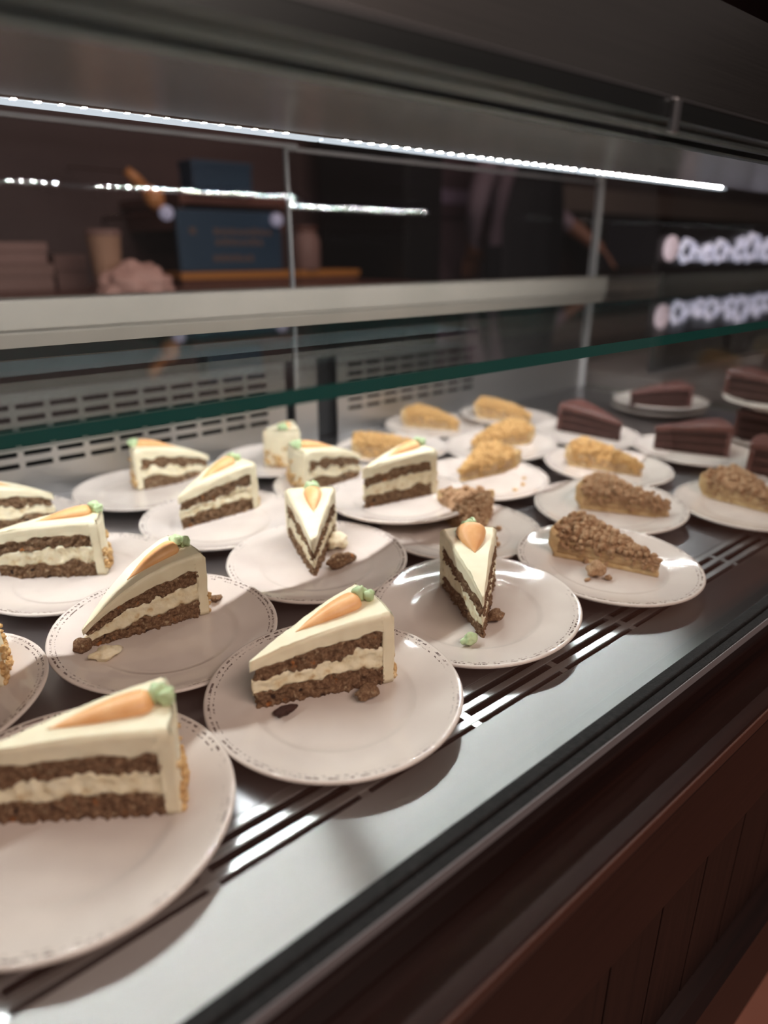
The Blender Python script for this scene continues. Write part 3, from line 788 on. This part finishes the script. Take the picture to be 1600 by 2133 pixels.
t = thing('kitchen_shelf', 'narrow dark shelf carrying the small blue box', 'shelf', (1.3, 2.55, .54))
BX('board', m_kwood, -.12, .35, -.13, .40, -.015, .014, t); BX('bracket', m_kwood, -.10, -.08, -.08, .39, -.10, -.015, t); BX('bracket', m_kwood, .31, .33, -.08, .39, -.10, -.015, t)
# low shelf board: light on its wooden edge is painted in as amber
m_amber = simple('lit_amber_wood', (.40, .16, .035), .5)
t = thing('amber_shelf_board', 'wooden board below the blue sign, coloured amber as if lit', 'shelf', (1.5, 2.42, .275))
BX('board', m_amber, -.37, .42, -.06, .10, .0, .024, t, .002); BX('under_rail', m_kwood, -.36, .41, -.05, .08, -.0165, -.001, t)
# little round lamps
m_lamp = simple('mauve_glow', (.3, .3, .4), .5, emit=(.55, .50, .68), es=.28)
for i, (x, z) in enumerate([(1.108, .488), (1.54, .478)]):
    t = thing('indicator_lamp', ['mauve round lamp left of the blue board', 'mauve round lamp right of the blue board'][i], 'lamp', (x, 2.38, z))
    bm = bmesh.new(); bmesh.ops.create_uvsphere(bm, u_segments=20, v_segments=12, radius=.024); obj('bulb', bm, m_lamp, t, True)
    bm = bmesh.new(); tube(bm, [(0, 0, 0), (0, .30, .0), (0, .57, 0)], .006, 8); obj('arm', bm, m_kwood, t, True)
# hanging orange utensil
t = thing('orange_utensil', 'tilted orange spatula hanging in the dim kitchen above the cup', 'utensil', (1.05, 2.4, .505))
m_or = simple('orange_plastic', (.55, .24, .09), .4, emit=None)
bm = bmesh.new(); tube(bm, [(.045, 0, .0), (.03, 0, .03), (.005, 0, .055)], [.022, .036, .018], 12); obj('blade', bm, m_or, t, True)
bm = bmesh.new(); tube(bm, [(.005, 0, .053), (-.03, 0, .085), (-.055, 0, .105)], [.016, .018, .014], 10); obj('handle', bm, m_or, t, True)
bm = bmesh.new(); tube(bm, [(-.05, 0, .10), (-.05, .54, .16)], .003, 6); obj('hook', bm, m_kwood, t)
# column, cabinet, fridge
t = thing('jar', 'tall pinkish jar standing beside the amber board', 'jar', (1.68, 2.40, .2985)); 
bm = bmesh.new(); lathe(bm, [(0, 0), (.05, 0), (.056, .006), (.056, .11), (.045, .13), (.042, .145), (0, .145)], 28); obj('jar_wall', bm, m_pink, t, True)
bm = bmesh.new(); lathe(bm, [(0, .145), (.046, .145), (.046, .16), (0, .162)], 28); obj('lid', bm, m_kwood, t, True)
m_black = simple('black_enamel', (.010, .009, .010), .35)
t = thing('black_cabinet', 'tall black cabinet column in the kitchen', 'cabinet', (2.12, 2.45, FLOOR))
BX('carcass', m_black, -.10, .10, -.25, .3, .05, 1.9, t, .003); BX('cabinet_door', m_black, -.095, .095, -.262, -.251, .08, 1.88, t, .003); BX('plinth', m_black, -.09, .09, -.22, .3, 0, .05, t)
m_mauve = simple('mauve_steel', (.11, .070, .085), .35, .3)
t = thing('refrigerator', 'mauve grey refrigerator between the black cabinet and the worker', 'refrigerator', (2.70, 2.72, FLOOR))
BX('body', m_mauve, -.27, .24, -.20, .2, .05, 1.75, t, .006); BX('upper_door', m_mauve, -.265, .235, -.222, -.201, 1.10, 1.73, t, .004); fd = BX('lower_door', m_mauve, -.265, .235, -.222, -.201, .08, 1.085, t, .004)
BX('handle', m_alu, .16, .18, -.25, -.222, .70, 1.02, fd, .003); BX('bright_band', simple('lilac_label', (.25, .19, .28), .4), -.26, .23, -.224, -.2225, 1.16, 1.22, t)
# right side: soffit, screen, neighbour counter
m_sof = noisy('taupe_soffit', [(.3, (.13, .10, .09)), (.7, (.17, .135, .12))], 2, .6, 0)
t = thing('wall_shelf', 'long taupe shelf board on the far right kitchen wall', 'shelf', (4.9, 2.55, .57))
BX('board', m_sof, -1.55, 2.5, -.16, .4, 0, .12, t, .004); BX('bracket', m_sof, -1.3, -1.25, -.1, .4, -.1, 0, t); BX('bracket', m_sof, 1.2, 1.25, -.1, .4, -.1, 0, t)
t = thing('dark_screen', 'dark flat screen under the taupe shelf', 'screen', (4.13, 2.45, .27))
BX('bezel', m_black, -.32, .32, -.02, .02, 0, .28, t, .004); BX('display', simple('screen_glass', (.02, .022, .035), .15), -.30, .30, -.0225, -.0205, .02, .26, t); BX('stand', m_black, -.06, .06, -.0, .05, -.048, 0, t)
nc = thing('side_counter', 'grey green counter beyond the end of the display case', 'counter', (3.6, 2.0, FLOOR))
m_nc = noisy('olive_grey_laminate', [(.3, (.11, .10, .085)), (.7, (.15, .135, .11))], 3, .5, 0)
BX('counter_body', m_nc, -.40, 3.5, -.1, .5, 0, .76, nc); BX('counter_top', m_nc, -.44, 3.5, -.14, .52, .76, .80, nc, .004)
# neighbouring case base beyond the end glass, and its lit lettering
nb = thing('neighbour_case', 'olive grey neighbouring counter seen through the end glass', 'counter', (2.9, .75, FLOOR))
BX('counter_body', m_nc, -1.1, 2.5, -.45, .50, 0, .58, nb); BX('counter_top', m_sof, -1.1, 2.5, -.47, .52, .58, .62, nb, .004)
BX('menu_strip', m_black, -1.0, .9, .262, .279, .62, 1.0, nb)
m_neon = simple('white_lit_letter', (.8, .8, .9), .5, emit=(.70, .68, .90), es=.5)
m_neonp = simple('pink_lit_badge', (.8, .7, .8), .5, emit=(.75, .55, .60), es=.45)
sg = thing('lit_sign', 'glowing white blurred lettering with a pink round badge at the right', 'sign', (1.86, .985, .335))
bm = bmesh.new(); lathe(bm, [(0, -.006), (.030, -.006), (.033, 0), (.030, .006), (0, .006)], 28)
bmesh.ops.rotate(bm, verts=bm.verts[:], cent=(0, 0, 0), matrix=Matrix.Rotation(R(90), 3, 'X'))
o = obj('badge', bm, m_neonp, sg, True, (.0, 0, .040))
rnd = random.Random(9); x = .055
for i in range(10):
    wd = rnd.uniform(.042, .062); tall = rnd.choice((.048, .052, .072))
    bm = bmesh.new(); kind = i % 3
    if kind == 0: pts = [(wd, 0, tall*.9), (wd*.4, 0, tall), (0, 0, tall*.6), (0, 0, tall*.3), (wd*.4, 0, 0), (wd, 0, tall*.15)]
    elif kind == 1: pts = [(0, 0, 0), (0, 0, tall), (.001, 0, tall*.55), (wd*.5, 0, tall*.62), (wd*.9, 0, tall*.45), (wd*.9, 0, 0)]
    else: pts = [(0, 0, tall*.5), (wd*.9, 0, tall*.55), (wd*.6, 0, tall*.85), (wd*.1, 0, tall*.75), (0, 0, tall*.25), (wd*.4, 0, 0), (wd*.9, 0, tall*.12)]
    tube(bm, pts, .0085, 8)
    obj('letter', bm, m_neon, sg, True, (x, 0, .008)); x += wd+.014
BX('backing', m_black, -.05, .76, .008, .014, -.02, .10, sg)

# ------------------------------------------------------------------ kitchen worker (one continuous skinned body)
def person():
    px, py = 2.60, 2.10
    V = []; E = []; Rr = []
    def add(p, r, par=None):
        V.append(Vector((px+p[0], py+p[1], FLOOR+p[2]))); Rr.append(r)
        if par is not None: E.append((par, len(V)-1))
        return len(V)-1
    pel = add((0, 0, .93), .135)
    wa = add((0, 0, 1.06), .125, pel); ch = add((0, .01, 1.26), .145, wa); ns = add((0, .01, 1.42), .075, ch)
    nk = add((0, 0, 1.48), .055, ns); hd = add((0, -.02, 1.56), .085, nk); hd2 = add((0, -.015, 1.64), .088, hd); hd3 = add((0, -.01, 1.69), .055, hd2)
    for s in (-1, 1):
        hp = add((s*.09, 0, .86), .095, pel); kn = add((s*.10, -.02, .48), .062, hp); an = add((s*.10, .01, .09), .042, kn); ft = add((s*.11, -.15, .04), .038, an)
        so = add((s*.17, .01, 1.37), .062, ns)
        if s > 0:
            eb = add((.235, .0, 1.12), .050, so); wr = add((.34, -.14, 1.00), .032, eb)
        else:
            eb = add((-.20, .07, 1.12), .048, so); wr = add((-.10, .17, .98), .030, eb)
        d = (V[wr]-V[eb]).normalized()
        side = d.cross(Vector((0, 0, 1))).normalized()
        base = V[wr]-Vector((px, py, FLOOR))
        pm = add(base+d*.055, .030, wr)
        for q, (off, ln) in enumerate(((-.027, .068), (-.009, .078), (.009, .074), (.027, .058))):
            a = add(base+d*.085+side*off, .0095, pm); b = add(base+d*(.085+ln*.5)+side*off*1.15+Vector((0, 0, -.012)), .009, a); add(base+d*(.085+ln)+side*off*1.2+Vector((0, 0, -.035)), .008, b)
        a = add(base+d*.045+side*(-.038)*s, .011, pm); add(base+d*.085+side*(-.056)*s+Vector((0, 0, -.01)), .009, a)
    me = bpy.data.meshes.new('skeleton'); me.from_pydata([tuple(v) for v in V], E, [])
    tmp = bpy.data.objects.new('body_source', me); C.objects.link(tmp)
    md = tmp.modifiers.new('skin', 'SKIN'); md.use_smooth_shade = True
    sv = me.skin_vertices[0].data
    for i, r in enumerate(Rr): sv[i].radius = (r, r*.86); sv[i].use_root = (i == pel)
    tmp.modifiers.new('sub', 'SUBSURF').levels = 2
    dg = bpy.context.evaluated_depsgraph_get()
    bme = bpy.data.meshes.new_from_object(tmp.evaluated_get(dg))
    bpy.data.objects.remove(tmp)
    t = thing('person', 'person in a pale mauve shirt and black apron working behind the case', 'person', (px, py, FLOOR))
    bme.materials.clear()
    skin = simple('skin', (.22, .095, .06), .5); shirt = simple('mauve_shirt', (.20, .15, .19), .8); trousers = simple('black_trousers', (.012, .012, .018), .8)
    for m in (skin, shirt, trousers): bme.materials.append(m)
    for v in bme.vertices: v.co -= Vector((px, py, FLOOR))
    for p in bme.polygons:
        c = p.center; p.use_smooth = True
        if c.z < .99 and abs(c.x) < .19 and c.y < .13: p.material_index = 2
        elif c.z > 1.45: p.material_index = 0
        elif (c.x > .27 and c.z < 1.08) or (c.y > .15 and c.z < 1.02): p.material_index = 0
        else: p.material_index = 1
    b = bpy.data.objects.new('body', bme); link(b, t)
    # apron: curved shell in front of torso and thighs
    bm = bmesh.new(); nx, nz = 14, 22; g = {}
    for i in range(nx+1):
        for k in range(nz+1):
            z = .50+.84*k/nz; hw = .20 if z < 1.08 else .20-(z-1.08)*.36
            u = -1+2*i/nx
            dep = .155 if z < 1.1 else .16
            if z < .9: dep += .02*(.9-z)/.4
            g[i, k] = bm.verts.new((u*hw, -dep*math.sqrt(max(.05, 1-.75*u*u))-.012+.006*math.sin(u*9+z*4), z))
    for i in range(nx):
        for k in range(nz): bm.faces.new((g[i, k], g[i+1, k], g[i+1, k+1], g[i, k+1]))
    bmesh.ops.solidify(bm, geom=bm.faces[:], thickness=.004)
    obj('apron', bm, simple('black_apron', (.010, .010, .016), .8), t, True)
    bm = bmesh.new(); rnd = random.Random(1)
    res = bmesh.ops.create_icosphere(bm, subdivisions=3, radius=1)
    for v in res['verts']:
        p = v.co; v.co = Vector((p.x*.096, p.y*.100+.015, max(p.z, -.5 if p.y > -.1 else .25)*.105+1.655))
    obj('hair', bm, simple('dark_hair', (.015, .010, .008), .6), t, True)
    for s in (-1, 1):
        bm = bmesh.new(); bmesh.ops.create_uvsphere(bm, u_segments=12, v_segments=8, radius=.012); obj('eye', bm, simple('eye_white', (.6, .6, .58), .3), t, True, (s*.032, -.088, 1.60))
        bm = bmesh.new(); bmesh.ops.create_uvsphere(bm, u_segments=10, v_segments=8, radius=.024)
        bmesh.ops.scale(bm, vec=(.4, .8, 1.2), verts=bm.verts[:]); obj('ear', bm, skin, t, True, (s*.088, 0, 1.585))
    bm = bmesh.new(); tube(bm, [(0, -.09, 1.605), (0, -.108, 1.57), (0, -.095, 1.56)], [.008, .014, .010], 8); obj('nose', bm, skin, t, True)
    bm = bmesh.new(); tube(bm, [(-.025, -.083, 1.528), (0, -.093, 1.526), (.025, -.083, 1.528)], [.004, .007, .004], 8); obj('mouth', bm, simple('lips', (.28, .09, .08), .5), t, True)
person()
